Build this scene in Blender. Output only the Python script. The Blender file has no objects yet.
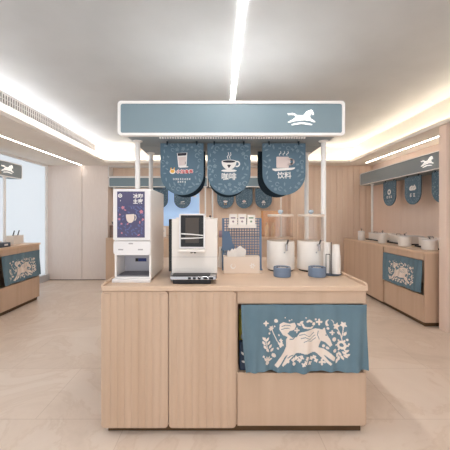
import bpy, bmesh, math, random
import numpy as np
from mathutils import Vector

# ------------------------------------------------------------------ camera, world, exposure
SC = bpy.context.scene
COL = SC.collection
CAM_Z = 1.32
cd = bpy.data.cameras.new('camera')
cam = bpy.data.objects.new('camera', cd)
COL.objects.link(cam)
cam.location = (0, 0, CAM_Z)
cam.rotation_euler = (math.pi / 2, 0, 0)
cd.sensor_width = 36
cd.lens = 36 * 277 / 450
cd.shift_x = 5 / 450
cd.shift_y = -9 / 450
cd.clip_start = 0.05
SC.camera = cam

w = bpy.data.worlds.new('daylight')
SC.world = w
w.use_nodes = True
bg = w.node_tree.nodes['Background']
bg.inputs[0].default_value = (0.96, 0.98, 1.0, 1)
bg.inputs[1].default_value = 0.98

SC.view_settings.view_transform = 'Standard'
SC.view_settings.look = 'None'
SC.view_settings.gamma = 1
SC.view_settings.use_curve_mapping = False
SC.view_settings.exposure = 0.36
SC.cycles.use_denoising = True
SC.cycles.max_bounces = 10
SC.cycles.diffuse_bounces = 6
SC.cycles.transparent_max_bounces = 12
SC.cycles.caustics_reflective = False
SC.cycles.caustics_refractive = False

LED_CENTER = 60.0
LED_COVE_L = 34.0
LED_COVE_R = 30.0
LED_COVE_F = 36.0
LED_LINE = 16.0


def area(name, loc, rot, sx, sy, power, color):
    l = bpy.data.lights.new(name, 'AREA')
    l.shape = 'RECTANGLE'
    l.size, l.size_y = sx, sy
    l.energy = power
    l.color = color
    o = bpy.data.objects.new(name, l)
    o.location = loc
    o.rotation_euler = rot
    COL.objects.link(o)
    return o


# ------------------------------------------------------------------ materials
def lin(c):
    return tuple(((v / 255) / 12.92 if v / 255 <= 0.04045 else ((v / 255 + 0.055) / 1.055) ** 2.4) for v in c) + (1,)


MATS = {}


def mat(name, rgb, rough=0.5, metal=0.0, var=None, scale=(3, 3, 3), coat=0.0, bump=0.0, spec=0.4, emit=None, strength=0.0, alpha=None):
    """principled material; var = second colour mixed in by an object-space noise of the given scale"""
    m = bpy.data.materials.new(name)
    m.use_nodes = True
    nt = m.node_tree
    p = nt.nodes['Principled BSDF']
    p.inputs['Base Color'].default_value = lin(rgb)
    p.inputs['Roughness'].default_value = rough
    p.inputs['Metallic'].default_value = metal
    p.inputs['Specular IOR Level'].default_value = spec
    p.inputs['Coat Weight'].default_value = coat
    p.inputs['Coat Roughness'].default_value = 0.08
    tc = nt.nodes.new('ShaderNodeTexCoord')
    mp = nt.nodes.new('ShaderNodeMapping')
    mp.inputs['Scale'].default_value = scale
    nt.links.new(tc.outputs['Object'], mp.inputs['Vector'])
    nz = nt.nodes.new('ShaderNodeTexNoise')
    nz.inputs['Scale'].default_value = 1.0
    nz.inputs['Detail'].default_value = 5
    nt.links.new(mp.outputs[0], nz.inputs['Vector'])
    if var is None:
        var = tuple(max(0, c - 5) for c in rgb)
    cr = nt.nodes.new('ShaderNodeValToRGB')
    cr.color_ramp.elements[0].position = 0.35
    cr.color_ramp.elements[0].color = lin(rgb)
    cr.color_ramp.elements[1].position = 0.68
    cr.color_ramp.elements[1].color = lin(var)
    nt.links.new(nz.outputs['Fac'], cr.inputs['Fac'])
    nt.links.new(cr.outputs['Color'], p.inputs['Base Color'])
    if bump:
        b = nt.nodes.new('ShaderNodeBump')
        b.inputs['Strength'].default_value = bump
        b.inputs['Distance'].default_value = 0.002
        nt.links.new(nz.outputs['Fac'], b.inputs['Height'])
        nt.links.new(b.outputs[0], p.inputs['Normal'])
    if emit:
        p.inputs['Emission Color'].default_value = lin(emit)
        p.inputs['Emission Strength'].default_value = strength
    if alpha is not None:
        p.inputs['Alpha'].default_value = alpha
    MATS[name] = m
    return m


def mat_emit(name, rgb, strength):
    m = bpy.data.materials.new(name)
    m.use_nodes = True
    nt = m.node_tree
    nt.nodes.clear()
    e = nt.nodes.new('ShaderNodeEmission')
    e.inputs[0].default_value = lin(rgb)
    e.inputs[1].default_value = strength
    o = nt.nodes.new('ShaderNodeOutputMaterial')
    nt.links.new(e.outputs[0], o.inputs[0])
    MATS[name] = m


def mat_clear(name, tint, gloss=0.12):
    m = bpy.data.materials.new(name)
    m.use_nodes = True
    nt = m.node_tree
    nt.nodes.clear()
    t = nt.nodes.new('ShaderNodeBsdfTransparent')
    t.inputs[0].default_value = lin(tint)
    g = nt.nodes.new('ShaderNodeBsdfGlossy')
    g.inputs['Roughness'].default_value = 0.08
    mx = nt.nodes.new('ShaderNodeMixShader')
    mx.inputs[0].default_value = gloss
    o = nt.nodes.new('ShaderNodeOutputMaterial')
    nt.links.new(t.outputs[0], mx.inputs[1])
    nt.links.new(g.outputs[0], mx.inputs[2])
    nt.links.new(mx.outputs[0], o.inputs[0])
    MATS[name] = m


def mat_frosted(name, tint):
    m = bpy.data.materials.new(name)
    m.use_nodes = True
    nt = m.node_tree
    nt.nodes.clear()
    t = nt.nodes.new('ShaderNodeBsdfTranslucent')
    t.inputs[0].default_value = lin(tint)
    d = nt.nodes.new('ShaderNodeBsdfDiffuse')
    d.inputs[0].default_value = lin((235, 240, 245))
    mx = nt.nodes.new('ShaderNodeMixShader')
    mx.inputs[0].default_value = 0.25
    o = nt.nodes.new('ShaderNodeOutputMaterial')
    nt.links.new(t.outputs[0], mx.inputs[1])
    nt.links.new(d.outputs[0], mx.inputs[2])
    nt.links.new(mx.outputs[0], o.inputs[0])
    MATS[name] = m


def mat_floor():
    m = bpy.data.materials.new('floor_tile')
    m.use_nodes = True
    nt = m.node_tree
    p = nt.nodes['Principled BSDF']
    tc = nt.nodes.new('ShaderNodeTexCoord')
    nz = nt.nodes.new('ShaderNodeTexNoise')
    nz.inputs['Scale'].default_value = 1.3
    nz.inputs['Detail'].default_value = 9
    nz.inputs['Roughness'].default_value = 0.62
    nz.inputs['Distortion'].default_value = 1.4
    nt.links.new(tc.outputs['Object'], nz.inputs['Vector'])
    cr = nt.nodes.new('ShaderNodeValToRGB')
    e = cr.color_ramp.elements
    e[0].position, e[0].color = 0.28, lin((213, 195, 179))
    e[1].position, e[1].color = 0.72, lin((233, 219, 206))
    k = e.new(0.47)
    k.color = lin((227, 210, 195))
    k = e.new(0.5)
    k.color = lin((221, 203, 187))
    k = e.new(0.53)
    k.color = lin((229, 213, 199))
    nt.links.new(nz.outputs['Fac'], cr.inputs['Fac'])
    br = nt.nodes.new('ShaderNodeTexBrick')
    br.inputs['Scale'].default_value = 1.0
    br.inputs['Brick Width'].default_value = 1.2
    br.inputs['Row Height'].default_value = 0.6
    br.inputs['Mortar Size'].default_value = 0.0025
    br.inputs['Mortar Smooth'].default_value = 0.3
    br.inputs['Color1'].default_value = (1, 1, 1, 1)
    br.inputs['Color2'].default_value = (0.96, 0.955, 0.95, 1)
    br.inputs['Mortar'].default_value = (0.80, 0.77, 0.74, 1)
    nt.links.new(tc.outputs['Object'], br.inputs['Vector'])
    mx = nt.nodes.new('ShaderNodeMix')
    mx.data_type = 'RGBA'
    mx.blend_type = 'MULTIPLY'
    mx.inputs[0].default_value = 1
    nt.links.new(cr.outputs['Color'], mx.inputs[6])
    nt.links.new(br.outputs['Color'], mx.inputs[7])
    nt.links.new(mx.outputs[2], p.inputs['Base Color'])
    p.inputs['Roughness'].default_value = 0.34
    p.inputs['Specular IOR Level'].default_value = 0.35
    MATS['floor_tile'] = m


mat('wood', (204, 178, 156), 0.5, var=(196, 169, 146), scale=(14, 14, 0.9), bump=0.05)
mat('wood_wall', (238, 217, 199), 0.55, var=(231, 208, 188), scale=(22, 22, 1.0), bump=0.05)
mat('wood_top', (216, 190, 167), 0.42, var=(209, 182, 158), scale=(1.4, 12, 12))
mat('panel_pale', (236, 226, 220), 0.6, var=(233, 222, 216), scale=(60, 60, 8), bump=0.06)
mat('plinth', (92, 68, 42), 0.5, var=(80, 58, 36), scale=(8, 8, 8))
mat('ceiling_paint', (200, 205, 208), 0.9, spec=0.1)
mat('cove_paint', (236, 230, 222), 0.9, spec=0.1)
mat('blue_sign', (130, 150, 160), 0.42, var=(125, 146, 156), scale=(2, 2, 2))
mat('grey_sign', (142, 153, 159), 0.42, var=(137, 149, 155), scale=(2, 2, 2))
mat('blue_under', (138, 154, 164), 0.45)
mat('banner_blue', (96, 120, 137), 0.8, var=(90, 114, 131), scale=(6, 6, 6), spec=0.2)
mat('banner_motif', (130, 150, 162), 0.8, var=(120, 141, 154), scale=(9, 9, 9), spec=0.2)
mat('banner_edge', (42, 58, 70), 0.8, spec=0.2)
mat('print_white', (240, 238, 236), 0.8, spec=0.2)
mat('emblem_white', (245, 244, 242), 0.6, emit=(255, 252, 248), strength=0.45)  # faint glow added so the emblems look lit and pure white
mat('print_pink', (222, 208, 205), 0.8, spec=0.2)
mat('print_dark', (60, 62, 72), 0.8, spec=0.2)
mat('print_red', (222, 92, 92), 0.8, spec=0.2)
mat('print_orange', (240, 186, 96), 0.8, spec=0.2)
mat('print_rose', (200, 136, 152), 0.8, spec=0.2)
mat('cloth_blue', (108, 132, 145), 0.9, var=(100, 125, 139), scale=(5, 5, 5), spec=0.15)
mat('cloth_cream', (232, 220, 210), 0.9, var=(226, 212, 202), scale=(12, 12, 12), spec=0.15)
mat('white_metal', (244, 243, 242), 0.38, var=(241, 240, 239))
mat('white_plastic', (235, 229, 223), 0.32, var=(231, 225, 219))
mat('machine_white', (236, 234, 235), 0.28, var=(232, 230, 231), coat=0.5)
mat('machine_side', (244, 241, 238), 0.25, var=(240, 237, 234), coat=0.6)
mat('cavity_grey', (205, 203, 212), 0.35)
mat('grille_grey', (128, 128, 134), 0.4, metal=0.3)
mat('button_grey', (170, 168, 170), 0.4)
mat('cream_box', (229, 214, 200), 0.55, var=(225, 210, 196))
mat('black_gloss', (22, 21, 23), 0.25, coat=0.1)
mat('black_plastic', (34, 33, 37), 0.4)
mat('chrome', (190, 188, 190), 0.2, metal=1.0)
mat('dark_metal', (96, 92, 92), 0.3, metal=0.9)
mat('poster_ink', (88, 84, 116), 0.4, var=(78, 79, 114), scale=(3, 3, 5))
mat('poster_blue', (98, 106, 152), 0.4)
mat('label_blue', (46, 62, 128), 0.4)
mat('peg_blue', (104, 128, 158), 0.5, var=(99, 123, 152))
mat('drip_blue', (120, 138, 162), 0.5, var=(114, 132, 157))
mat('knob_blue', (176, 192, 208), 0.2, coat=0.5)
mat('tray_slate', (86, 94, 108), 0.45)
mat('paper', (243, 238, 233), 0.85, var=(238, 232, 226), scale=(40, 40, 40))
mat('green_ink', (120, 150, 120), 0.7)
mat('yellow_bag', (226, 210, 96), 0.5, var=(208, 192, 80), scale=(12, 12, 12))
mat('navy_bag', (48, 66, 88), 0.5)
mat('mauve', (150, 128, 142), 0.5)
mat('brown_box', (132, 106, 94), 0.4, var=(110, 88, 78), scale=(10, 10, 10))
mat('vent_white', (222, 217, 213), 0.6)
mat('vent_dark', (70, 66, 64), 0.8)
mat('sill_grey', (196, 198, 202), 0.5)
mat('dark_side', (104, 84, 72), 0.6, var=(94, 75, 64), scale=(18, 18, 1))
mat('column_wood', (238, 218, 205), 0.55, var=(235, 214, 200), scale=(22, 22, 1.0))
mat('screen_blue', (170, 200, 238), 0.35, emit=(166, 200, 240), strength=0.35)
mat('screen_glow', (74, 66, 60), 0.3, coat=0.1)
mat_emit('led_center', (255, 250, 246), LED_CENTER)
mat_emit('led_cove_left', (250, 251, 255), LED_COVE_L)
mat_emit('led_cove_right', (255, 234, 208), LED_COVE_R)
mat_emit('led_cove_far', (255, 240, 222), LED_COVE_F)
mat_emit('led_line', (255, 244, 232), LED_LINE)
mat_clear('clear_acrylic', (250, 246, 242), 0.10)
mat_clear('amber_acrylic', (252, 238, 218), 0.08)
mat_frosted('frosted_glass', (222, 229, 235))
mat_floor()


# ------------------------------------------------------------------ mesh builder
def rrect(x0, x1, z0, z1, r, n=6):
    r = max(1e-4, min(r, (x1 - x0) / 2 - 1e-5, (z1 - z0) / 2 - 1e-5))
    out = []
    for cx, cz, a in ((x1 - r, z0 + r, -90), (x1 - r, z1 - r, 0), (x0 + r, z1 - r, 90), (x0 + r, z0 + r, 180)):
        for i in range(n + 1):
            t = math.radians(a + 90 * i / n)
            out.append((cx + r * math.cos(t), cz + r * math.sin(t)))
    return out


def circ(cx, cz, r, n=16, ry=None):
    ry = ry or r
    return [(cx + r * math.cos(2 * math.pi * i / n), cz + ry * math.sin(2 * math.pi * i / n)) for i in range(n)]


def stroke(pts, wd):
    """a 2-D polyline thickened to a polygon"""
    L, R = [], []
    for i, p in enumerate(pts):
        a = pts[max(0, i - 1)]
        b = pts[min(len(pts) - 1, i + 1)]
        dx, dz = b[0] - a[0], b[1] - a[1]
        d = math.hypot(dx, dz) or 1
        nx, nz = -dz / d * wd / 2, dx / d * wd / 2
        L.append((p[0] + nx, p[1] + nz))
        R.append((p[0] - nx, p[1] - nz))
    return L + R[::-1]


class MB:
    def __init__(s):
        s.v, s.f, s.m = [], [], []

    def add(s, vs, fs, m=0):
        o = len(s.v)
        s.v += [tuple(v) for v in vs]
        s.f += [[i + o for i in f] for f in fs]
        s.m += [m] * len(fs)
        return s

    def box(s, x0, x1, y0, y1, z0, z1, m=0):
        return s.add([(x0, y0, z0), (x1, y0, z0), (x1, y1, z0), (x0, y1, z0), (x0, y0, z1), (x1, y0, z1), (x1, y1, z1), (x0, y1, z1)],
                     [(0, 3, 2, 1), (4, 5, 6, 7), (0, 1, 5, 4), (1, 2, 6, 5), (2, 3, 7, 6), (3, 0, 4, 7)], m)

    def prism(s, poly, y0, y1, m=0):
        """x-z polygon extruded along y"""
        n = len(poly)
        vs = [(x, y0, z) for x, z in poly] + [(x, y1, z) for x, z in poly]
        fs = [tuple(range(n)), tuple(range(2 * n - 1, n - 1, -1))]
        fs += [(i, i + n, (i + 1) % n + n, (i + 1) % n) for i in range(n)]
        return s.add(vs, fs, m)

    def prism_z(s, poly, z0, z1, m=0):
        n = len(poly)
        vs = [(x, y, z0) for x, y in poly] + [(x, y, z1) for x, y in poly]
        fs = [tuple(range(n - 1, -1, -1)), tuple(range(n, 2 * n))]
        fs += [(i, (i + 1) % n, (i + 1) % n + n, i + n) for i in range(n)]
        return s.add(vs, fs, m)

    def prism_x(s, poly, x0, x1, m=0):
        """y-z polygon extruded along x"""
        n = len(poly)
        vs = [(x0, y, z) for y, z in poly] + [(x1, y, z) for y, z in poly]
        fs = [tuple(range(n - 1, -1, -1)), tuple(range(n, 2 * n))]
        fs += [(i, (i + 1) % n, (i + 1) % n + n, i + n) for i in range(n)]
        return s.add(vs, fs, m)

    def flat(s, poly, y, m=0):
        return s.add([(x, y, z) for x, z in poly], [tuple(range(len(poly)))], m)

    def ring(s, outer, inner, y0, y1, m=0):
        """frame between two polygons of the same vertex count"""
        n = len(outer)
        vs = [(x, y0, z) for x, z in outer] + [(x, y0, z) for x, z in inner] + [(x, y1, z) for x, z in outer] + [(x, y1, z) for x, z in inner]
        fs = []
        for i in range(n):
            j = (i + 1) % n
            fs += [(i, j, j + n, i + n), (i + 2 * n, i + 3 * n, j + 3 * n, j + 2 * n), (i, i + 2 * n, j + 2 * n, j), (i + n, j + n, j + 3 * n, i + 3 * n)]
        return s.add(vs, fs, m)

    def lathe(s, prof, cx=0, cy=0, n=32, m=0, sx=1.0, sy=1.0, caps=True):
        vs, fs = [], []
        for r, z in prof:
            for i in range(n):
                a = 2 * math.pi * i / n
                vs.append((cx + r * sx * math.cos(a), cy + r * sy * math.sin(a), z))
        for k in range(len(prof) - 1):
            for i in range(n):
                j = (i + 1) % n
                fs.append((k * n + i, k * n + j, (k + 1) * n + j, (k + 1) * n + i))
        if caps and prof[0][0] > 0:
            fs.append(tuple(range(n - 1, -1, -1)))
        if caps and prof[-1][0] > 0:
            b = (len(prof) - 1) * n
            fs.append(tuple(range(b, b + n)))
        return s.add(vs, fs, m)

    def tube(s, pts, r, n=10, m=0):
        pts = [Vector(p) for p in pts]
        vs, fs = [], []
        for i, p in enumerate(pts):
            d = (pts[min(i + 1, len(pts) - 1)] - pts[max(i - 1, 0)]).normalized()
            u = d.cross(Vector((0, 0, 1)) if abs(d.z) < 0.9 else Vector((1, 0, 0))).normalized()
            v = d.cross(u)
            for k in range(n):
                a = 2 * math.pi * k / n
                vs.append(p + u * r * math.cos(a) + v * r * math.sin(a))
        for i in range(len(pts) - 1):
            for k in range(n):
                j = (k + 1) % n
                fs.append((i * n + k, i * n + j, (i + 1) * n + j, (i + 1) * n + k))
        fs.append(tuple(range(n - 1, -1, -1)))
        fs.append(tuple(range((len(pts) - 1) * n, len(pts) * n)))
        return s.add(vs, fs, m)

    def build(s, name, mats, parent=None, bevel=0.0, smooth=True, loc=None):
        me = bpy.data.meshes.new(name)
        me.from_pydata(s.v, [], s.f)
        for k in ([mats] if isinstance(mats, str) else mats):
            me.materials.append(MATS[k])
        me.polygons.foreach_set('material_index', s.m)
        bm = bmesh.new()
        bm.from_mesh(me)
        closed = [f for f in bm.faces if all(len(e.link_faces) == 2 for e in f.edges)]
        if closed:
            bmesh.ops.recalc_face_normals(bm, faces=closed)
        bm.to_mesh(me)
        bm.free()
        if smooth:
            me.shade_smooth()
            me.set_sharp_from_angle(angle=math.radians(35))
        o = bpy.data.objects.new(name, me)
        COL.objects.link(o)
        if parent:
            o.parent = parent
        if loc:
            o.location = loc
        if bevel:
            b = o.modifiers.new('bevel', 'BEVEL')
            b.width = bevel
            b.segments = 2
            b.limit_method = 'ANGLE'
            b.angle_limit = math.radians(50)
        return o


def tag(o, label, cat, group=None):
    o['label'] = label
    o['category'] = cat
    if group:
        o['group'] = group
    return o


def thing(name, label, cat, loc, rz=0.0, group=None):
    o = bpy.data.objects.new(name, None)
    o.empty_display_size = 0.05
    COL.objects.link(o)
    o.location = loc
    o.rotation_euler = (0, 0, math.radians(rz))
    return tag(o, label, cat, group)


def kids(o):
    return [c for c in bpy.data.objects if c.parent == o]


def dup(o, loc=None, label=None, rz=None, parent=None):
    c = o.copy()
    COL.objects.link(c)
    if parent:
        c.parent = parent
    for ch in kids(o):
        dup(ch, parent=c)
    if loc is not None:
        c.location = loc
    if rz is not None:
        c.rotation_euler = (0, 0, math.radians(rz))
    if label:
        c['label'] = label
    return c


def struct(o):
    o['kind'] = 'structure'
    return o


def text_polys(body, size, cx, cz, bold=0.0):
    """triangles of a line of lettering, centred at (cx, cz), in the x-z plane"""
    cu = bpy.data.curves.new('lettering', 'FONT')
    cu.body = body
    cu.size = size
    cu.align_x = 'CENTER'
    cu.align_y = 'CENTER'
    cu.offset = bold
    cu.resolution_u = 3
    ob = bpy.data.objects.new('lettering', cu)
    COL.objects.link(ob)
    dg = bpy.context.evaluated_depsgraph_get()
    dg.update()
    me = bpy.data.meshes.new_from_object(ob.evaluated_get(dg))
    vs = [(v.co.x, v.co.y) for v in me.vertices]
    fs = [tuple(p.vertices) for p in me.polygons]
    bpy.data.objects.remove(ob)
    bpy.data.curves.remove(cu)
    bpy.data.meshes.remove(me)
    if vs:
        mx = (min(v[0] for v in vs) + max(v[0] for v in vs)) / 2
        mz = (min(v[1] for v in vs) + max(v[1] for v in vs)) / 2
        vs = [(v[0] - mx + cx, v[1] - mz + cz) for v in vs]
    return vs, fs


def put_text(mb, body, size, cx, cz, y, m, bold=0.0):
    vs, fs = text_polys(body, size, cx, cz, bold)
    mb.add([(x, y, z) for x, z in vs], fs, m)


# ------------------------------------------------------------------ the room
def room():
    XL, XR, YF, YB, SZ, CZ = -3.545, 3.15, 5.71, -1.2, 2.36, 2.70
    struct(MB().box(XL - 0.25, XR + 0.2, YB, 6.2, -0.06, 0).build('floor', 'floor_tile'))
    struct(MB().box(-2.46, 2.72, YB, 5.59, CZ, CZ + 0.05).build('ceiling', 'ceiling_paint'))
    # soffits that run along the sides and the far end, each with the upright face of its light cove
    struct(MB().box(XL - 0.06, -2.25, YB, 6.2, SZ, SZ + 0.03).box(-2.262, -2.25, YB, 5.39, SZ + 0.03, SZ + 0.05).build('trim_1', 'cove_paint'))
    struct(MB().box(2.53, XR + 0.06, YB, 6.2, SZ, SZ + 0.03).box(2.53, 2.542, YB, 5.39, SZ + 0.03, SZ + 0.05).build('trim_2', 'cove_paint'))
    struct(MB().box(-2.25, 2.53, 5.39, 6.2, SZ, SZ + 0.03).box(-2.25, 2.53, 5.39, 5.402, SZ + 0.03, SZ + 0.05).build('trim_3', 'cove_paint'))
    struct(MB().box(-2.46, -2.41, YB, 5.54, SZ + 0.03, CZ).build('trim_4', 'cove_paint'))
    struct(MB().box(2.67, 2.72, YB, 5.54, SZ + 0.03, CZ).build('trim_5', 'cove_paint'))
    struct(MB().box(-2.46, 2.72, 5.54, 5.59, SZ + 0.03, CZ).build('trim_6', 'cove_paint'))

    # LED strips lying in the coves and the lines of light let into the soffits and the ceiling
    for nm, m, lab, b in (
        ('cove_light', 'led_cove_left', 'hidden strip light in the left cove under the air vent', (-2.395, -2.375, YB + 0.1, 5.45, SZ + 0.03, SZ + 0.038)),
        ('cove_light', 'led_cove_right', 'warm hidden strip light in the cove along the right side', (2.635, 2.655, YB + 0.1, 5.45, SZ + 0.03, SZ + 0.038)),
        ('cove_light', 'led_cove_far', 'warm hidden strip light in the cove at the far end', (-2.3, 2.56, 5.505, 5.525, SZ + 0.03, SZ + 0.038)),
    ):
        tag(MB().box(*b).build(nm, m), lab, 'strip light', 'cove strip lights')
    tag(MB().box(0.129, 0.167, YB + 0.1, 4.7, CZ - 0.004, CZ + 0.004).build('ceiling_light', 'led_center'),
        'long white line light running down the middle of the ceiling', 'strip light')
    tag(MB().box(-2.853, -2.837, YB + 0.1, 5.69, SZ - 0.003, SZ + 0.004).build('soffit_light', 'led_line'),
        'thin line light in the lowered ceiling along the windows', 'strip light')
    tag(MB().box(2.846, 2.864, 3.26, 5.40, SZ - 0.003, SZ + 0.004).build('soffit_light', 'led_line'),
        'line light in the lowered ceiling above the right counter', 'strip light')

    # far wall: pale panels at the left, the niche of the rear station, boarded wood at the right
    struct(MB().box(XL - 0.06, -2.852, YF, 5.95, 0, SZ).box(-2.839, -2.31, YF, 5.95, 0, SZ).box(-2.853, -2.838, YF + 0.02, 5.95, 0, SZ)
           .build('wall_far', 'panel_pale', bevel=0.002))
    struct(MB().box(XL - 0.06, XR + 0.06, 5.95, 6.05, 0, SZ).build('wall_niche', 'wood_wall'))
    mb = MB().box(1.46, XR + 0.06, YF + 0.012, 5.95, 0, SZ)
    x = 1.46
    while x < XR - 0.01:
        x1 = min(x + 0.118, XR)
        mb.box(x, x1 - 0.005, YF, YF + 0.014, 0, SZ)
        x = x1
    struct(mb.build('wall_boards', 'wood_wall', bevel=0.0015))
    # right wall with tall panels
    mb = MB().box(XR + 0.008, XR + 0.08, YB, 6.05, 0, SZ + 0.03)
    for a, b in ((YB, 0.6), (0.605, 2.2), (2.205, 3.6), (3.605, 4.82), (4.825, 5.70)):
        mb.box(XR, XR + 0.01, a, b, 0, SZ)
    struct(mb.build('wall_right', 'column_wood', bevel=0.0015))
    struct(MB().box(2.558, XR, 3.130, 3.236, 0, SZ).build('partition', 'column_wood', bevel=0.002))
    struct(MB().box(2.60, XR, 3.118, 3.130, 0, SZ).build('partition_face', 'dark_side'))

    # left side: frosted glazing in slim white frames, above a low ledge
    struct(MB().add([(XL - .008, YB, .136), (XL - .008, 5.705, .136), (XL - .008, 5.705, SZ), (XL - .008, YB, SZ)], [(0, 1, 2, 3)]).build('window_1', 'frosted_glass'))
    mb = MB()
    for y in (YB, 0.55, 2.3, 3.95, 5.62):
        mb.box(XL - 0.03, XL + 0.02, y, y + 0.05, 0.136, SZ)
    mb.box(XL - 0.03, XL + 0.015, YB, 5.67, SZ - 0.04, SZ)
    struct(mb.build('trim_7', 'white_metal'))
    struct(MB().box(XL - 0.06, XL + 0.035, YB, 5.709, 0, 0.135).build('window_ledge', 'sill_grey', bevel=0.006))
    struct(MB().box(XL, XR, 5.704, YF, 0, 0.012).build('baseboard_far', 'plinth'))

    # the air vent in the upright of the left cove
    v = thing('air_vent', 'long white louvred air vent high in the left cove', 'air vent', (-2.41, 0, 2.555))
    MB().box(0.0, 0.004, YB + 0.2, 5.3, 0.015, 0.125).build('backing', 'vent_dark', v)
    fr = MB()
    fr.box(0, 0.014, YB + 0.2, 5.3, 0, 0.015).box(0, 0.014, YB + 0.2, 5.3, 0.122, 0.137).box(0, 0.014, 5.3, 5.33, 0, 0.137).box(0, 0.014, YB + 0.17, YB + 0.2, 0, 0.137)
    fr.box(0.002, 0.012, YB + 0.2, 5.3, 0.066, 0.071)
    fr.build('frame', 'vent_white', v)
    sl = MB()
    y = YB + 0.22
    while y < 5.29:
        sl.box(0.003, 0.011, y, y + 0.018, 0.015, 0.122)
        y += 0.038
    sl.build('louvres', 'vent_white', v)


room()

# ------------------------------------------------------------------ shared shapes
HORSE_LOGO = [(40, 115), (70, 120), (105, 113), (135, 122), (155, 140), (190, 142), (240, 145), (262, 120), (285, 92), (320, 78), (345, 70), (362, 85),
              (380, 130), (365, 140), (350, 122), (335, 128), (328, 160), (335, 185), (370, 205), (400, 228), (380, 231), (330, 212), (260, 204),
              (190, 208), (120, 220), (60, 238), (40, 230), (90, 205), (122, 185), (148, 158), (130, 140), (90, 138), (50, 140)]
HORSE_ARC = [(90, 262), (130, 246), (220, 232), (310, 244), (360, 262), (350, 268), (220, 252), (100, 270)]


def horse_emblem(mb, cx, cz, wd, y0, y1, m=0):
    k = wd / 360
    for P in (HORSE_LOGO, HORSE_ARC):
        mb.prism([(cx + (u - 220) * k, cz - (v - 170) * k) for u, v in P][::-1], y0, y1, m)


def leaf(cx, cz, L, W, a):
    ca, sa = math.cos(a), math.sin(a)
    p = [(-L / 2, 0), (-L / 5, W / 2), (L / 5, W / 2.2), (L / 2, 0), (L / 5, -W / 2.2), (-L / 5, -W / 2)]
    return [(cx + u * ca - v * sa, cz + u * sa + v * ca) for u, v in p]


def blossom(cx, cz, r, petals, a0=0.0, dep=0.45):
    out = []
    for i in range(petals * 4):
        t = a0 + 2 * math.pi * i / (petals * 4)
        k = (1, 1 - dep * 0.5, 1 - dep, 1 - dep * 0.5)[i % 4]
        out.append((cx + r * k * math.cos(t), cz + r * k * math.sin(t)))
    return out


BW, BH = 0.175, 0.436      # half width and height of a hanging banner


def inside_banner(x, z, mg=0.012):
    if z > -0.02 or abs(x) > BW - mg:
        return False
    zc = -(BH - BW)
    return z > zc or math.hypot(x, z - zc) < BW - mg


def pseudo_line(mb, rnd, cx, cz, n, s, y, m):
    """a row of tiny illegible characters made of pen strokes"""
    for i in range(n):
        x = cx + (i - (n - 1) / 2) * s * 1.12
        for k in range(3):
            zz = cz + s * (k - 1) * 0.32 + rnd.uniform(-0.05, 0.05) * s
            mb.flat(stroke([(x - s * rnd.uniform(.22, .42), zz), (x + s * rnd.uniform(.22, .42), zz)], s * 0.15), y, m)
        xx = x + rnd.uniform(-.2, .2) * s
        mb.flat(stroke([(xx, cz - s * 0.45), (xx, cz + s * 0.45)], s * 0.16), y, m)


def ell_arc(cx, cz, r, a0, a1, n=10, rz=None):
    rz = rz or r
    return [(cx + r * math.cos(math.radians(a0 + (a1 - a0) * i / n)), cz + rz * math.sin(math.radians(a0 + (a1 - a0) * i / n))) for i in range(n + 1)]


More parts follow.
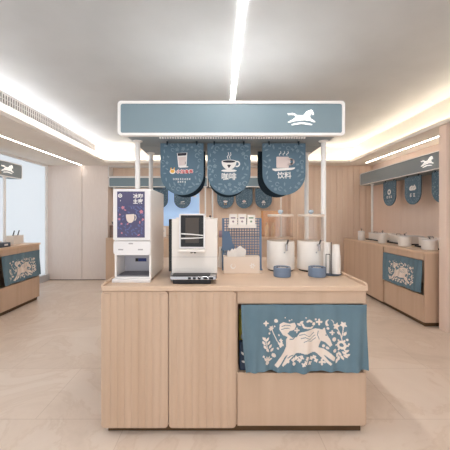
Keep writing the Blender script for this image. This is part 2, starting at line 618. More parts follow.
def icon(mb, kind, y, rnd):
    W, P, D, R, O = 2, 3, 4, 5, 6
    s = 1.0
    if kind == 'glass':
        G = lambda P: [(x * 1.2, -.208 + (z + .208) * 1.2) for x, z in P]
        mb.flat(G([(-.034, -.115), (.036, -.11), (.03, -.205), (-.024, -.21)]), y, W)
        mb.flat(G([(-.026, -.142), (.028, -.138), (.024, -.197), (-.019, -.2)]), y - .0003, P)
        mb.flat(G([(-.03, -.116), (.032, -.112), (.029, -.130), (-.027, -.134)]), y - .0003, D)
        mb.flat(stroke([(-.02, -.211), (.05, -.206)], .008), y, W)
        mb.flat(stroke([(.002, -.10), (.0, -.068), (.024, -.060)], .005), y, 1)
        mb.flat(stroke([(.024, -.185), (.03, -.176), (.026, -.165)], .004), y - .0004, D)
        # small round orange face with two ears, then the red name
        for a in (-.014, .012):
            mb.flat(leaf(-.075 + a, -.222, .022, .010, math.radians(80)), y, O)
        mb.flat(circ(-.076, -.245, .024, 14, .020), y, W)
        mb.flat(circ(-.077, -.243, .018, 14, .014), y - .0004, O)
        put_text(mb, '小加食茶', .034, .022, -.245, y, W, .0030)
        put_text(mb, '小加食茶', .034, .022, -.245, y - .0005, R, .0006)
        pseudo_line(mb, rnd, -.002, -.306, 8, .0165, y, W)
        pseudo_line(mb, rnd, -.002, -.328, 4, .0165, y, W)
    elif kind == 'coffee':
        body = [(-.06, -.165)] + ell_arc(0.0, -.165, .06, 180, 360, 12, .066)
        mb.flat(body, y, W)
        mb.flat(circ(0, -.163, .06, 20, .014), y - .0003, W)
        mb.flat(circ(0, -.164, .052, 20, .010), y - .0006, D)
        mb.flat(ell_arc(.064, -.184, .026, -120, 120, 12) + ell_arc(.064, -.184, .015, 120, -120, 12), y, W)
        mb.flat(circ(.0, -.238, .062, 22, .011), y, W)
        mb.flat(blossom(0, -.2, .016, 3, .5), y - .0006, D)
        for q in (-.008, .010):
            mb.flat(stroke([(q, -.142), (q - .007, -.125), (q + .006, -.110), (q + .001, -.09)], .0055), y, W)
        put_text(mb, '咖啡', .062, .0, -.285, y, W, .0009)
    elif kind == 'mug':
        mb.flat(rrect(-.062, .040, -.215, -.125, .008), y, P)
        mb.flat(ell_arc(.046, -.166, .030, -130, 130, 12) + ell_arc(.046, -.166, .015, 130, -130, 12), y, P)
        mb.flat(circ(.062, -.166, .024, 14), y, P)
        mb.flat(circ(.062, -.166, .012, 14), y - .0004, 0)
        mb.flat([(-.095, -.222), (.09, -.212), (.085, -.224), (.06, -.232), (-.07, -.242), (-.09, -.234)], y, W)
        for q in (-.03, .0, .03):
            mb.flat(stroke([(q - .006, -.115), (q - .008, -.104), (q + .006, -.096), (q + .002, -.082)], .0055), y, W)
        put_text(mb, '饮料', .058, .002, -.275, y, W, .0009)
    elif kind == 'cake':
        mb.flat(circ(0, -.292, .04, 18, .022), y, W)
        mb.flat(circ(0, -.278, .026, 16, .018), y - .0003, P)
        mb.flat(stroke([(-.026, -.286), (.026, -.29)], .006), y - .0005, R)
        pseudo_line(mb, rnd, 0, -.335, 4, .026, y, W)
        pseudo_line(mb, rnd, 0, -.365, 7, .014, y, 1)
        pseudo_line(mb, rnd, 0, -.383, 5, .014, y, 1)
    elif kind == 'bowl':
        mb.flat([(-.045, -.286)] + ell_arc(0, -.286, .045, 180, 360, 10, .032), y, W)
        mb.flat(circ(0, -.284, .046, 18, .012), y - .0003, P)
        pseudo_line(mb, rnd, 0, -.347, 2, .032, y, O)
    elif kind == 'steamer':
        mb.flat(blossom(0, -.30, .034, 6, .2, .25), y, W)
        mb.flat(rrect(-.044, .044, -.325, -.308, .006), y, W)
        pseudo_line(mb, rnd, 0, -.355, 2, .034, y, W)
    elif kind == 'plate':
        mb.flat([(-.04, -.30), (.03, -.284), (.05, -.29), (.03, -.304), (-.03, -.312)], y, W)
        pseudo_line(mb, rnd, 0, -.338, 4, .026, y, W)
        pseudo_line(mb, rnd, 0, -.37, 6, .015, y, 1)
    elif kind == 'round':
        mb.flat(circ(0, -.20, .046, 18), y, W)
        mb.flat(circ(0, -.20, .026, 14), y - .0004, 1)
        pseudo_line(mb, rnd, 0, -.285, 3, .05, y, W)
        pseudo_line(mb, rnd, 0, -.345, 5, .02, y, 1)
    elif kind == 'bread':
        mb.flat([(-.075, -.205), (-.06, -.165), (-.02, -.15), (.02, -.16), (.045, -.14), (.07, -.17), (.08, -.205), (.05, -.225), (-.05, -.225)], y, W)
        mb.flat(stroke([(-.03, -.2), (-.005, -.17)], .006), y - .0004, 1)
        mb.flat(stroke([(.02, -.205), (.045, -.175)], .006), y - .0004, 1)
        pseudo_line(mb, rnd, 0, -.295, 2, .062, y, W)


def make_banner(name, label, loc, kind, seed, rz=0, group=None, drop=0.016):
    t = thing(name, label, 'banner', loc, rz, group)
    rnd = random.Random(seed)
    mb = MB()
    zc = -(BH - BW)
    out = [(BW, -drop), (-BW, -drop)] + [(BW * math.cos(math.radians(180 + 180 * i / 24)), zc + BW * math.sin(math.radians(180 + 180 * i / 24))) for i in range(25)]
    mb.prism(out[::-1], -0.006, 0.006, 0)
    for i in range(len(mb.f)):
        if i > 0:
            mb.m[i] = 7  # backs and edges coloured dark; on the rear banners this imitates backlit shade
    y = -0.0068
    # scattered leaves and blossoms around the picture in the middle
    small = kind in ('cake', 'bowl', 'steamer', 'plate')
    spots = []
    tries = 0
    while len(spots) < 46 and tries < 3000:
        tries += 1
        x, z = rnd.uniform(-BW, BW), rnd.uniform(-BH, -drop - .012)
        if not inside_banner(x, z, .02):
            continue
        if small:
            if abs(x) < .075 and -.40 < z < -.25:
                continue
        elif kind and abs(x) < .11 and -.345 < z < -.07:
            continue
        if any(math.hypot(x - a, z - b) < .034 for a, b in spots):
            continue
        spots.append((x, z))
        k = rnd.random()
        a = rnd.uniform(0, 6.28)
        q = rnd.uniform(.8, 1.3)
        if k < .40:
            mb.flat(leaf(x, z, .036 * q, .012 * q, a), y, 1)
        elif k < .62:
            mb.flat(blossom(x, z, .016 * q, 5, a), y, 1)
        elif k < .80:
            mb.flat(ell_arc(x, z, .016 * q, 0, 300, 10) + ell_arc(x, z, .010 * q, 300, 0, 10), y, 1)
        else:
            for d in (-.5, .5):
                mb.flat(leaf(x, z, .030 * q, .009 * q, a + d), y - .0001 * d, 1)
    if kind:
        icon(mb, kind, y - .0004, rnd)
    mb.build('panel', ['banner_blue', 'banner_motif', 'print_white', 'print_pink', 'print_dark', 'print_red', 'print_orange', 'banner_edge'], t, smooth=False)
    for sx in (-1, 1):
        MB().box(sx * .12 - .006, sx * .12 + .006, -.008, .008, -drop - .014, 0).build('hanger', 'banner_edge', t)
    return t


def make_canopy(label, loc, rz, wd, depth, zb, zt, posts, blue, emblem_x, inset, group, border=0.02, beads=False, back_rail=True, emblem_w=.21, prad=.020, ztot=None):
    """sign box on posts; origin = middle of the front, at the level the posts stand on; front looks to -y"""
    t = thing('counter_canopy', label, 'canopy', loc, rz, group)
    x0, x1 = -wd / 2, wd / 2
    r = .028
    outer = rrect(x0, x1, zb, zt, r)
    inner = rrect(x0 + border, x1 - border, zb + border, zt - border, max(.003, r - border * .6))
    sg = MB().prism(inner, 0.004, 0.03).build('sign_panel', blue, t)
    MB().ring(outer, inner, -0.004, 0.034).build('sign_frame', 'white_metal', t)
    b0, b1 = x0 + inset, x1 - inset
    mid = depth / 2
    MB().box(b0, b1, .034, mid - .003, zb + .002, zb + .014).box(b0, b1, mid + .003, depth, zb + .002, zb + .014).box(b0, b1, .034, depth, zb + .0145, zb + .02) \
        .build('underside', 'blue_under', t)
    MB().box(b0, b0 + .012, .034, depth, zb + .02, zt - .012).box(b1 - .012, b1, .034, depth, zb + .02, zt - .012) \
        .box(b0, b1, depth - .012, depth, zb + .02, zt - .012).build('side_panel', blue, t)
    MB().box(b0, b1, .034, depth, zt - .012, zt - .004).build('top_panel', 'white_metal', t)
    if emblem_x is not None:
        e = MB()
        horse_emblem(e, emblem_x, (zb + zt) / 2 + .006, emblem_w, -.004, 0.004)
        e.build('horse_emblem', 'emblem_white', t)
    if beads:
        b = MB()
        n = 58
        for i in range(n):
            cx = x0 + .31 + (wd - .60) * i / (n - 1)
            b.box(cx - .0055, cx + .0055, .036, .052, zb - .011, zb + .002)
        b.build('light_louvre', 'white_metal', t)
    for px, py in posts:
        p = MB().lathe([(prad, 0.006), (prad, zb - .006)], px, py, 20).build('post', 'white_metal', t)
        MB().lathe([(prad * 1.5, 0), (prad * 1.5, .004), (prad * 1.1, .006)], px, py, 20).build('flange', 'white_metal', p)
        MB().lathe([(prad * 1.1, zb - .012), (prad * 1.9, zb - .002), (prad * 1.9, zb + .002)], px, py, 20).build('flange', 'white_metal', p)
    return t


# --- the cloth with the leaping horse: one fine grid whose faces carry the printed colours
def cloth_polys():
    S = 1 / 4.737
    k = 1.68 / 277

    def T(P):
        return [((255 + u * S - 241) * k, -(310 + v * S - 303.7) * k) for u, v in P]
    polys = []
    horse = [(326, 78), (332, 105), (347, 130), (356, 155), (346, 166), (328, 148), (308, 140), (298, 160), (296, 170), (322, 178), (350, 195), (370, 216),
             (362, 231), (336, 214), (318, 205), (335, 225), (352, 240), (345, 248), (322, 232), (300, 208), (280, 190), (250, 193), (210, 188), (188, 190), (165, 210), (142, 240),
             (128, 251), (122, 243), (143, 210), (150, 196), (138, 205), (118, 235), (102, 256), (88, 250), (108, 215), (130, 185), (143, 160), (142, 132), (150, 118), (128, 108), (112, 84),
             (114, 60), (130, 50), (160, 58), (184, 52), (191, 68), (182, 84), (160, 92), (150, 104), (172, 120), (194, 118), (208, 100), (242, 88), (282, 82), (300, 84), (314, 88)]
    polys.append(T(horse))

    def cross(cx, cy, r):
        return [(cx + r * kk * math.cos(t), cy + r * kk * math.sin(t)) for i in range(16) for t in [2 * math.pi * i / 16] for kk in [(1, .75, .35, .75)[i % 4]]]
    for c in ((50, 57, 14), (195, 88, 14), (300, 52, 17), (357, 99, 13), (311, 238, 17), (236, 30, 5)):
        polys.append(T(cross(*c)))
    polys.append(T(ell_arc(346, 58, 18, 120, 400, 14) + ell_arc(352, 54, 14, 400, 120, 14)))

    def st(P, wd):
        polys.append(T(stroke(P, wd)))

    def lf(cx, cy, L, W, a):
        polys.append(T(leaf(cx, cy, L, W, math.radians(a))))
    st([(404, 140), (398, 110), (383, 80)], 4)
    st([(402, 125), (408, 95), (411, 72)], 4)
    polys.append(T(blossom(378, 70, 18, 5)))
    polys.append(T(blossom(411, 64, 16, 5, .4)))
    lf(390, 104, 26, 11, 40)
    lf(416, 104, 26, 11, -55)
    polys.append(T(circ(400, 158, 20, 16)))
    for a in (0, 60, 120, 180, 240, 300):
        lf(400 + 24 * math.cos(math.radians(a)), 158 + 24 * math.sin(math.radians(a)), 13, 8, a)
    st([(60, 190), (50, 150), (44, 120)], 4)
    for i, (a, b) in enumerate(((40, 128), (56, 130), (38, 146), (62, 148), (44, 165), (70, 166), (56, 180), (78, 182))):
        lf(a, b, 24, 11, (50 if i % 2 == 0 else -50))
    st([(76, 84), (90, 115), (102, 138), (116, 150)], 4)
    polys.append(T(blossom(75, 82, 14, 6)))
    polys.append(T(blossom(118, 150, 15, 4, .3)))
    polys.append(T(blossom(118, 132, 9, 4)))
    for a in (-120, -95, -65, -35):
        lf(54 + 18 * math.cos(math.radians(a)), 238 + 18 * math.sin(math.radians(a)), 26, 8, a)
    polys.append(T(circ(54, 240, 9, 12)))
    for c in ((176, 218), (190, 210), (204, 220), (222, 236), (232, 228), (254, 236), (262, 216), (276, 214), (284, 228), (214, 206), (240, 212)):
        polys.append(T(blossom(c[0], c[1], 11, 4, c[0])))
    st([(172, 226), (200, 206), (214, 200)], 4)
    for c in ((410, 192, 30), (420, 182, -30), (414, 206, 30), (400, 214, 60), (386, 220, 100), (380, 205, 100), (392, 200, 60), (376, 232, 110), (424, 200, -20)):
        lf(c[0], c[1], 24, 11, c[2])
    for c in ((205, 62, 30), (216, 52, -40), (232, 74, 10), (246, 76, 5), (262, 76, -20), (222, 64, 60), (258, 46, 30), (246, 44, -30)):
        lf(c[0], c[1], 24, 10, c[2])
    rnd = random.Random(4)
    for c in ((98, 48, 9), (86, 206, 10), (320, 165, 7), (336, 172, 7), (368, 184, 9), (366, 130, 10), (140, 30, 3), (170, 40, 3), (274, 60, 8), (150, 226, 8), (36, 208, 5), (104, 170, 5),
              (424, 130, 6), (430, 150, 5), (340, 82, 6), (284, 40, 5), (180, 236, 8), (110, 110, 4), (92, 74, 4), (66, 104, 5), (160, 44, 4)):
        polys.append(T(circ(c[0], c[1], c[2], 10)))
    lines = [T(stroke(P, wd)) for P, wd in (
        ([(206, 112), (228, 104), (252, 116), (276, 100)], 3), ([(212, 126), (232, 118), (256, 130), (282, 112)], 3), ([(224, 140), (242, 132), (262, 140), (284, 126)], 3),
        ([(200, 98), (190, 112), (176, 126), (160, 128)], 5), ([(296, 92), (292, 112), (300, 134)], 3), ([(120, 84), (138, 78), (160, 80)], 3), ([(122, 70), (142, 64), (166, 68)], 3),
        ([(176, 196), (164, 200), (150, 212)], 4))]
    lines.append(T(circ(332, 114, 4, 8)))
    lines += [T(circ(400, 158, 9, 10))]
    return polys, lines


def pip(P, X, Z):
    ins = np.zeros(X.shape, bool)
    n = len(P)
    for i in range(n):
        x0, z0 = P[i]
        x1, z1 = P[(i + 1) % n]
        if z0 == z1:
            continue
        c = ((z0 > Z) != (z1 > Z)) & (X < (x1 - x0) * (Z - z0) / (z1 - z0) + x0)
        ins ^= c
    return ins


def cloth_mesh():
    W, H, NX, NZ = .756, .392, 384, 200
    u = np.linspace(0, 1, NX + 1)
    v = np.linspace(0, 1, NZ + 1)
    U, V = np.meshgrid(u, v)
    f = .25 + .75 * V
    Y = -(.010 * np.sin(U * 15 + 0.7 + .8 * V) + .0085 * np.sin(U * 34 + 2 + V * 1.5) + .0065 * np.sin(U * 61 + V * 3)) * f - .022 * V ** 1.5 - .002
    Y = Y + .0035 * np.sin((U * 9 - V * 7)) * V
    X = U * W + .006 * (V ** 2) * np.sin(U * 8 + 1) + (0.022 * (1 - U) - .0 * U) * V ** 2 * (U < .12) * (1 - U / .12)
    Z = -V * H * (1 + .008 * np.sin(U * 5 + .4)) - .0015 * np.sin(U * 17) * V
    vs = np.stack([X, Y, Z], -1).reshape(-1, 3)
    idx = np.arange((NX + 1) * (NZ + 1)).reshape(NZ + 1, NX + 1)
    fs = np.stack([idx[:-1, :-1], idx[1:, :-1], idx[1:, 1:], idx[:-1, 1:]], -1).reshape(-1, 4)
    CX = ((u[:-1] + u[1:]) / 2 * W)[None, :].repeat(NZ, 0)
    CZ = (-(v[:-1] + v[1:]) / 2 * H)[:, None].repeat(NX, 1)
    mi = np.zeros((NZ, NX), int)
    polys, lines = cloth_polys()
    for P in polys:
        mi[pip(P, CX, CZ)] = 1
    for P in lines:
        mi[pip(P, CX, CZ)] = 0
    me = bpy.data.meshes.new('curtain')
    me.from_pydata(vs.tolist(), [], fs.tolist())
    me.materials.append(MATS['cloth_blue'])
    me.materials.append(MATS['cloth_cream'])
    me.polygons.foreach_set('material_index', mi.reshape(-1).tolist())
    me.shade_smooth()
    return me


CLOTH = cloth_mesh()


def hang_cloth(label, loc, rz):
    o = bpy.data.objects.new('curtain', CLOTH)
    COL.objects.link(o)
    o.location = loc
    o.rotation_euler = (0, 0, math.radians(rz))
    s = o.modifiers.new('cloth', 'SOLIDIFY')
    s.thickness = .0015
    if rz:
        o.scale = (1.025, 1, 1)
    tag(o, label, 'curtain', 'horse print cloths over the counters')
    return o


TOP = 0.897
ON = TOP + .0008      # things stand a hair above the worktop


def door_mesh(x0, x1, z0, z1, fluted, y0=-.012, y1=.008):
    mb = MB().prism(rrect(x0, x1, z0, z1, .022 if fluted else .003), y0, y1)
    if fluted:
        n = 9
        mg = .008
        p = (x1 - x0 - 2 * mg) / n
        for i in range(n):
            a = x0 + mg + i * p
            prof = [(a + p * q / 6, y0 - .0060 * math.sin(math.pi * q / 6) ** .7) for q in range(7)]
            zz1 = z1 - (.012 if i in (0, n - 1) else .004)
            zz0 = z0 + (.012 if i in (0, n - 1) else .004)
            mb.prism_z(prof + [(a + p, y0 + .002), (a, y0 + .002)], zz0, zz1)
    return mb


def make_counter(label, loc, rz, W, D, doors, cloth, fluted=False, rim=False, wood='wood'):
    """front at y=0 looking to -y, left end x=0; doors = [(x0,x1)], cloth = (x0,x1) or None: open compartment behind a cloth"""
    t = thing('counter', label, 'counter', loc, rz, 'serving counters')
    ct = MB()
    ct.prism_z(rrect(0, W, -.016, D, .012), TOP - .028, TOP)
    if rim:
        for a, b in ((0, .014), (W - .014, W)):
            ct.prism_x([(-.012, TOP - .001), (D - .005, TOP - .001), (D - .005, TOP + .018), (.012, TOP + .018), (-.004, TOP + .012)], a, b)
    else:
        ct.box(0, W, D - .014, D, TOP - .001, TOP + .02)
    ct.build('countertop', 'wood_top', t, bevel=.003)
    lo = .052
    MB().box(.028, W - .028, .028, D - .02, 0, lo).build('plinth', 'plinth', t)
    b = MB()
    b.box(.004, .022, .008, D - .004, lo, TOP - .028).box(W - .022, W - .004, .008, D - .004, lo, TOP - .028)
    b.box(.022, W - .022, D - .022, D - .004, lo, TOP - .028).box(.022, W - .022, .01, D - .022, lo, lo + .018)
    dx = [d[0] for d in doors] + [d[1] for d in doors]
    if doors:
        b.box(min(dx) + .001, max(dx) - .001, .0085, .02, lo + .02, TOP - .03)
    if cloth:
        for xx in (cloth[0] - .012, cloth[1]):
            if .03 < xx < W - .03:
                b.box(xx, xx + .012, .01, D - .022, lo + .018, TOP - .028)
        b.box(cloth[0], cloth[1], .02, .46, .352, .368)
        b.box(cloth[0], cloth[1], .46, .472, lo + .018, TOP - .028)
    b.build('body', wood, t)
    for x0, x1 in doors:
        door_mesh(x0 + .0015, x1 - .0015, lo - .006, TOP - .030, fluted).build('door', wood, t, bevel=0 if fluted else .0015)
    if cloth:
        MB().box(cloth[0] - .002, cloth[1] + .002, -.002, .012, .79, TOP - .028).build('apron_panel', wood, t, bevel=.001)
        MB().box(cloth[0] - .002, cloth[1] + .002, -.002, .018, lo, .372).build('lower_panel', wood, t, bevel=.001)
    return t


# ------------------------------------------------------------------ island station
ISL_X = -.715
make_counter('beige wooden island counter in the foreground with two fluted doors', (ISL_X, 1.676, 0), 0, 1.607, 1.16,
             [(0, .404), (.406, .812)], (.822, 1.590), fluted=True, rim=True)
hang_cloth('large blue horse print cloth on the front of the island counter', (ISL_X + .842, 1.664, .788), 0)

y_bag = thing('snack_bag', 'yellow bag inside the island counter at the left edge of the cloth', 'bag', (.19, 1.83, .3688))
MB().prism_x([(-.05, 0), (.05, 0), (.058, .12), (.05, .25), (.012, .30), (-.012, .30), (-.05, .25), (-.058, .12)], -.065, .12).build('pouch', 'yellow_bag', y_bag, bevel=.01)
MB().box(-.062, .117, -.008, .008, .298, .335).build('seal', 'yellow_bag', y_bag)
lb = MB()
lb.prism(circ(-.035, .18, .022, 14), -.062, -.056).prism(circ(.03, .2, .03, 14), -.062, -.056)
lb.build('label', 'print_white', y_bag)
n_bag = thing('snack_pack', 'low dark blue patterned pack in front of the yellow bag', 'pack', (.18, 1.722, .3688))
MB().box(-.06, .10, -.02, .022, 0, .175).build('pouch', 'navy_bag', n_bag, bevel=.008)
pt = MB()
rn = random.Random(8)
for i in range(16):
    pt.prism(leaf(rn.uniform(-.05, .09), rn.uniform(.02, .16), .03, .012, rn.uniform(0, 6)), -.0225, -.0195)
pt.build('printed_leaves', 'print_white', n_bag)

CX = .085
make_canopy('large blue canopy with horse emblem standing on the island counter', (CX, 2.08, ON), 0, 1.705, .68, 1.924 - ON, 2.184 - ON,
            [(-.750, .157), (.751, .157), (-.750, .587), (.748, .587)], 'blue_sign', .527, .058, 'counter canopies', beads=True)

G = 'banners under the island canopy'
UND = 1.9252
FRONT = ((-.308, 'glass', 'blue banner with drinking glass and red lettering, front left of the island canopy'),
         (.073, 'coffee', 'blue banner with steaming coffee cup, front middle of the island canopy'),
         (.518, 'mug', 'blue banner with square mug on a saucer, front right of the island canopy'))
for i, (x, k, lab) in enumerate(FRONT):
    make_banner('banner', lab, (x, 2.25, UND), k, 20 + i, 0, G)
REAR = ((-.308, 'rear banner hanging directly behind the drinking glass banner'), (.073, 'rear banner hanging directly behind the steaming coffee cup banner'),
        (.518, 'rear banner hanging directly behind the square mug banner'))
for i, (x, lab) in enumerate(REAR):
    make_banner('banner', lab, (x, 2.53, UND), None, 30 + i, 180, G)


# --- hot drinks machine at the left end
def drinks_machine():
    t = thing('drinks_machine', 'tall white drinks machine with purple poster on its door', 'drinks machine', (-.562, 1.785, ON))
    w2 = .118
    H = .597
    b = MB()
    b.prism_x([(0, .012), (.40, .012), (.40, H), (0, H), (0, .26), (.20, .26), (.20, .032), (0, .032)], -w2 + .014, w2 - .014)
    side = [(0, .012), (.40, .012), (.40, H), (0, H)]
    b.prism_x(side, -w2, -w2 + .0138).prism_x(side, w2 - .0138, w2)
    b.build('housing', 'machine_side', t, bevel=.004)
    MB().box(-w2 + .014, w2 - .014, .150, .199, .033, .2595).build('cavity_back', 'cavity_grey', t)
    MB().box(-.008, .048, .1475, .1502, .105, .128).box(-.028, -.009, .1475, .1502, .105, .128, 1).build('display', ['label_blue', 'black_plastic'], t)
    # upper door with the poster
    d = MB().prism(rrect(-w2 - .001, w2 + .001, .266, H - .002, .014), -.022, -.001).build('door', 'machine_white', t, bevel=.002)
    p = MB()
    y = -.0245
    px0, px1, pz0, pz1 = -.092, .083, .285, .578
    p.prism([(px0, pz0), (px1, pz0), (px1, pz1), (px0, pz1)], -.024, -.021, 0)
    rnd = random.Random(3)
    cx = lambda u: px0 + (px1 - px0) * u
    cz = lambda v: pz1 - (pz1 - pz0) * v
    p.flat(circ(cx(.11), cz(.09), .013, 16), y, 1)
    p.flat(circ(cx(.11), cz(.09), .008, 12), y - .0003, 0)
    p.flat(blossom(cx(.11), cz(.09), .006, 4), y - .0005, 1)
    p.flat(circ(cx(.12), cz(.20), .003, 8), y, 1)
    put_text(p, '冰咖', .032, cx(.76), cz(.10), y, 1, .0008)
    put_text(p, '主家', .032, cx(.76), cz(.215), y, 1, .0008)
    pseudo_line(p, rnd, cx(.58), cz(.32), 6, .009, y, 4)
    # beige cup
    cup = [(cx(.32), cz(.50)), (cx(.62), cz(.49)), (cx(.63), cz(.58)), (cx(.59), cz(.645)), (cx(.52), cz(.68)), (cx(.43), cz(.68)), (cx(.36), cz(.64)), (cx(.33), cz(.58))]
    p.flat(cup, y - .0006, 2)
    p.flat(ell_arc(cx(.635), cz(.565), .012, -90, 90, 8, .020) + ell_arc(cx(.635), cz(.565), .007, 90, -90, 8, .013), y - .0006, 2)
    for u, v, s, m in ((.21, .35, .018, 3), (.88, .44, .020, 3), (.08, .60, .013, 3), (.16, .70, .011, 3), (.10, .50, .009, 3), (.92, .62, .009, 3), (.78, .73, .01, 4), (.17, .90, .010, 3)):
        p.flat(blossom(cx(u), cz(v), s * .68, 5, u * 9, .35), y - .0004, m)
    n = 0
    spots = []
    while n < 60:
        u, v = rnd.uniform(.04, .96), rnd.uniform(.32, .97)
        if .26 < u < .74 and .46 < v < .70:
            continue
        if any(math.hypot(u - a, (v - b) * 1.6) < .07 for a, b in spots):
            n += .2
            continue
        spots.append((u, v))
        n += 1
        p.flat(leaf(cx(u), cz(v), .020, .008, rnd.uniform(0, 6)), y, rnd.choice((4, 4, 4, 4, 4, 3)))
    p.build('poster', ['poster_ink', 'print_white', 'cloth_cream', 'print_rose', 'poster_blue'], d, smooth=False)
    # lower front with rounded corners
    lp = rrect(-w2 - .001, w2 + .001, .172, .262, .022)
    lp = [(x, z if z < .22 else (.262 if z > .25 else z)) for x, z in lp]
    f = MB().prism(lp, -.018, -.001).build('dispensing_panel', 'machine_white', t, bevel=.002)
    for bx, bz, hw in ((-.071, .208, .016), (.055, .208, .016), (-.007, .246, .014)):
        MB().prism(rrect(bx - hw, bx + hw, bz - .004, bz + .004, .003), -.0205, -.017).build('button', 'button_grey', f)
    tr = MB().box(-w2 - .004, w2 + .002, -.036, .0, 0, .022).build('drip_tray', 'machine_white', t, bevel=.003)
    g = MB().box(-w2 + .016, w2 - .016, .0, .148, .032, .038)
    for i in range(12):
        a = -w2 + .022 + i * (2 * w2 - .05) / 11
        g.box(a, a + .006, .004, .145, .038, .041)
    g.build('grille', 'grille_grey', t)
    MB().tube([(-w2 + .002, .05, .375), (-w2 - .014, .05, .375)], .008).build('side_knob', 'button_grey', t)
    for fx in (-.09, .09):
        for fy in (.03, .37):
            MB().lathe([(.012, 0), (.012, .013)], fx, fy, 12).build('foot', 'black_plastic', t)
    return t


drinks_machine()


# --- coffee machine
def coffee_machine():
    t = thing('coffee_machine', 'boxy cream coffee machine with black touch screen on the island', 'coffee machine', (-.163, 1.80, ON))
    b = MB().box(-.150, .145, 0, .30, .078, .405)
    b.box(-.150, .145, .0, .30, .05, .0775).box(-.150, .145, -.0015, 0.0005, .155, .157, 1)
    b.build('housing', ['white_plastic', 'button_grey'], t, bevel=.004)
    MB().box(-.176, -.1505, .03, .36, .055, .402).build('side_panel', 'black_gloss', t, bevel=.004)
    MB().box(-.13, .10, .04, .26, .405, .413).build('bean_lid', 'white_plastic', t, bevel=.003)
    MB().lathe([(.006, .405), (.006, .425), (.0, .428)], .095, .10, 12).build('lid_knob', 'dark_metal', t)
    s = MB().ring(rrect(-.098, .068, .215, .437, .008), rrect(-.088, .058, .225, .427, .003), -.035, -.001).box(-.095, .065, -.018, -.001, .22, .43)
    sc = s.build('screen', 'machine_white', t, bevel=.0015)
    MB().box(-.0885, .0585, -.030, -.02, .2245, .4275).build('display', 'black_gloss', sc)
    g = MB().box(-.058, .028, -.0305, -.0295, .25, .41).build('picture', 'screen_glow', sc)
    g2 = MB()
    for z0, a in ((.305, .010), (.275, -.006)):
        g2.flat([(-.086, z0), (-.02, z0 - a * .3), (.056, z0 - a), (.056, z0 - a + .006), (-.02, z0 - a * .3 + .007), (-.086, z0 + .008)], -.0315, 0)
    g2.build('screen_reflection', 'print_white', sc)  # pale streaks drawn on to imitate light reflected in the screen
    n = MB().box(-.103, .070, -.07, .0, .196, .213).build('spout_ledge', 'white_plastic', t, bevel=.004)
    for nx in (-.016, .004):
        MB().lathe([(.007, .187), (.009, .196)], nx, -.05, 12).build('nozzle', 'dark_metal', n)
    d = MB().box(-.146, .138, -.085, .02, .026, .048).build('drip_tray', 'chrome', t, bevel=.003)
    MB().box(-.135, .10, -.08, -.002, .048, .053).build('grille', 'black_plastic', d)
    i = MB()
    for k, a in enumerate((-.035, -.005, .025, .06, .095)):
        i.box(a, a + (.018 if k < 3 else .026), -.0862, -.0845, .030, .043)
    i.build('marks', 'black_plastic', d)
    MB().box(-.130, .105, -.082, .25, 0, .027).build('base', 'black_plastic', t, bevel=.004)
    MB().box(-.16, -.13, .0, .30, 0.0, .052).build('foot', 'button_grey', t, bevel=.003)
    MB().box(.115, .14, .06, .28, 0, .052).build('foot', 'button_grey', t, bevel=.003)
    return t


coffee_machine()

# --- napkin box with napkins, cups behind it, perforated organiser with sachets
nb = thing('napkin_box', 'cream open box holding napkins in the middle of the island', 'box', (.158, 2.04, ON))
shell = MB()
shell.box(-.132, .135, 0, .008, 0.004, .122).box(-.132, .135, .092, .10, 0.004, .122).box(-.132, -.124, .008, .092, .004, .122).box(.127, .135, .008, .092, .004, .122).box(-.124, .127, .008, .092, .004, .012)
shell.build('shell', 'cream_box', nb, bevel=.002)
MB().box(-.135, .152, -.006, .100, 0, .005).build('base', 'cream_box', nb)
st_ = MB()
st_.prism(ell_arc(-.062, .052, .019, 110, 430, 16) + ell_arc(-.060, .055, .014, 430, 110, 16), -.0015, .0005)
st_.build('printed_ring', 'print_white', nb)
st2 = MB()
for a in range(6):
    st2.prism(leaf(.082 + .013 * math.cos(a), .055 + .013 * math.sin(a), .018, .008, a), -.0015, .0005)
st2.build('printed_blossom', 'print_white', nb)


def napkin(label, loc, rz, wd, h, seed):
    rnd = random.Random(seed)
    mb = MB()
    for k in range(4):
        yy = -.009 + .006 * k
        zt = h - .012 * abs(k - 1.5) + rnd.uniform(-.008, .008)
        pts = []
        n = 8
        for i in range(n + 1):
            u = i / n
            pts.append((-wd / 2 * (1 + .15) + wd * 1.15 * u, zt + rnd.uniform(-.012, .010) - .03 * abs(u - .55)))
        poly = [(-wd * .32, 0), (wd * .32, 0)] + pts[::-1]
        o = len(mb.v)
        vs = []
        for x, z in poly:
            vs.append((x, yy + .006 * math.sin(x * 70 + k) * z / h - .006 * (z / h) * (1 if k < 2 else -1), z))
        vs += [(x, y + .002, z) for x, y, z in vs]
        m = len(poly)
        mb.add(vs, [tuple(range(m)), tuple(range(2 * m - 1, m - 1, -1))] + [(i, (i + 1) % m, (i + 1) % m + m, i + m) for i in range(m)])
    o = mb.build('napkin', 'paper', None, loc=loc)
    o.rotation_euler = (0, 0, math.radians(rz))
    tag(o, label, 'napkin', 'napkins in the cream box')


napkin('white napkin bunch at the left end of the cream box', (.090, 2.071, ON + .013), 8, .064, .165, 1)
napkin('taller white napkin fan standing right of the other in the cream box', (.148, 2.110, ON + .013), -6, .088, .178, 2)


def cup_shell(r0, r1, h):
    """upside-down paper cup: rim at z=0, closed end just below z=h, thin wall"""
    return [(r1 - .0005, .0), (r1 + .0025, .0), (r1 + .0028, .003), (r1, .0045), (r0, h), (r0 * .93, h), (r0 * .93, h - .004), (.0, h - .004), (.0, h - .0046), (r0 * .93 - .0004, h - .0046),
            (r0 - .0005, h - .0046), (r1 - .0005, .0045), (r1 - .0005, .0)]


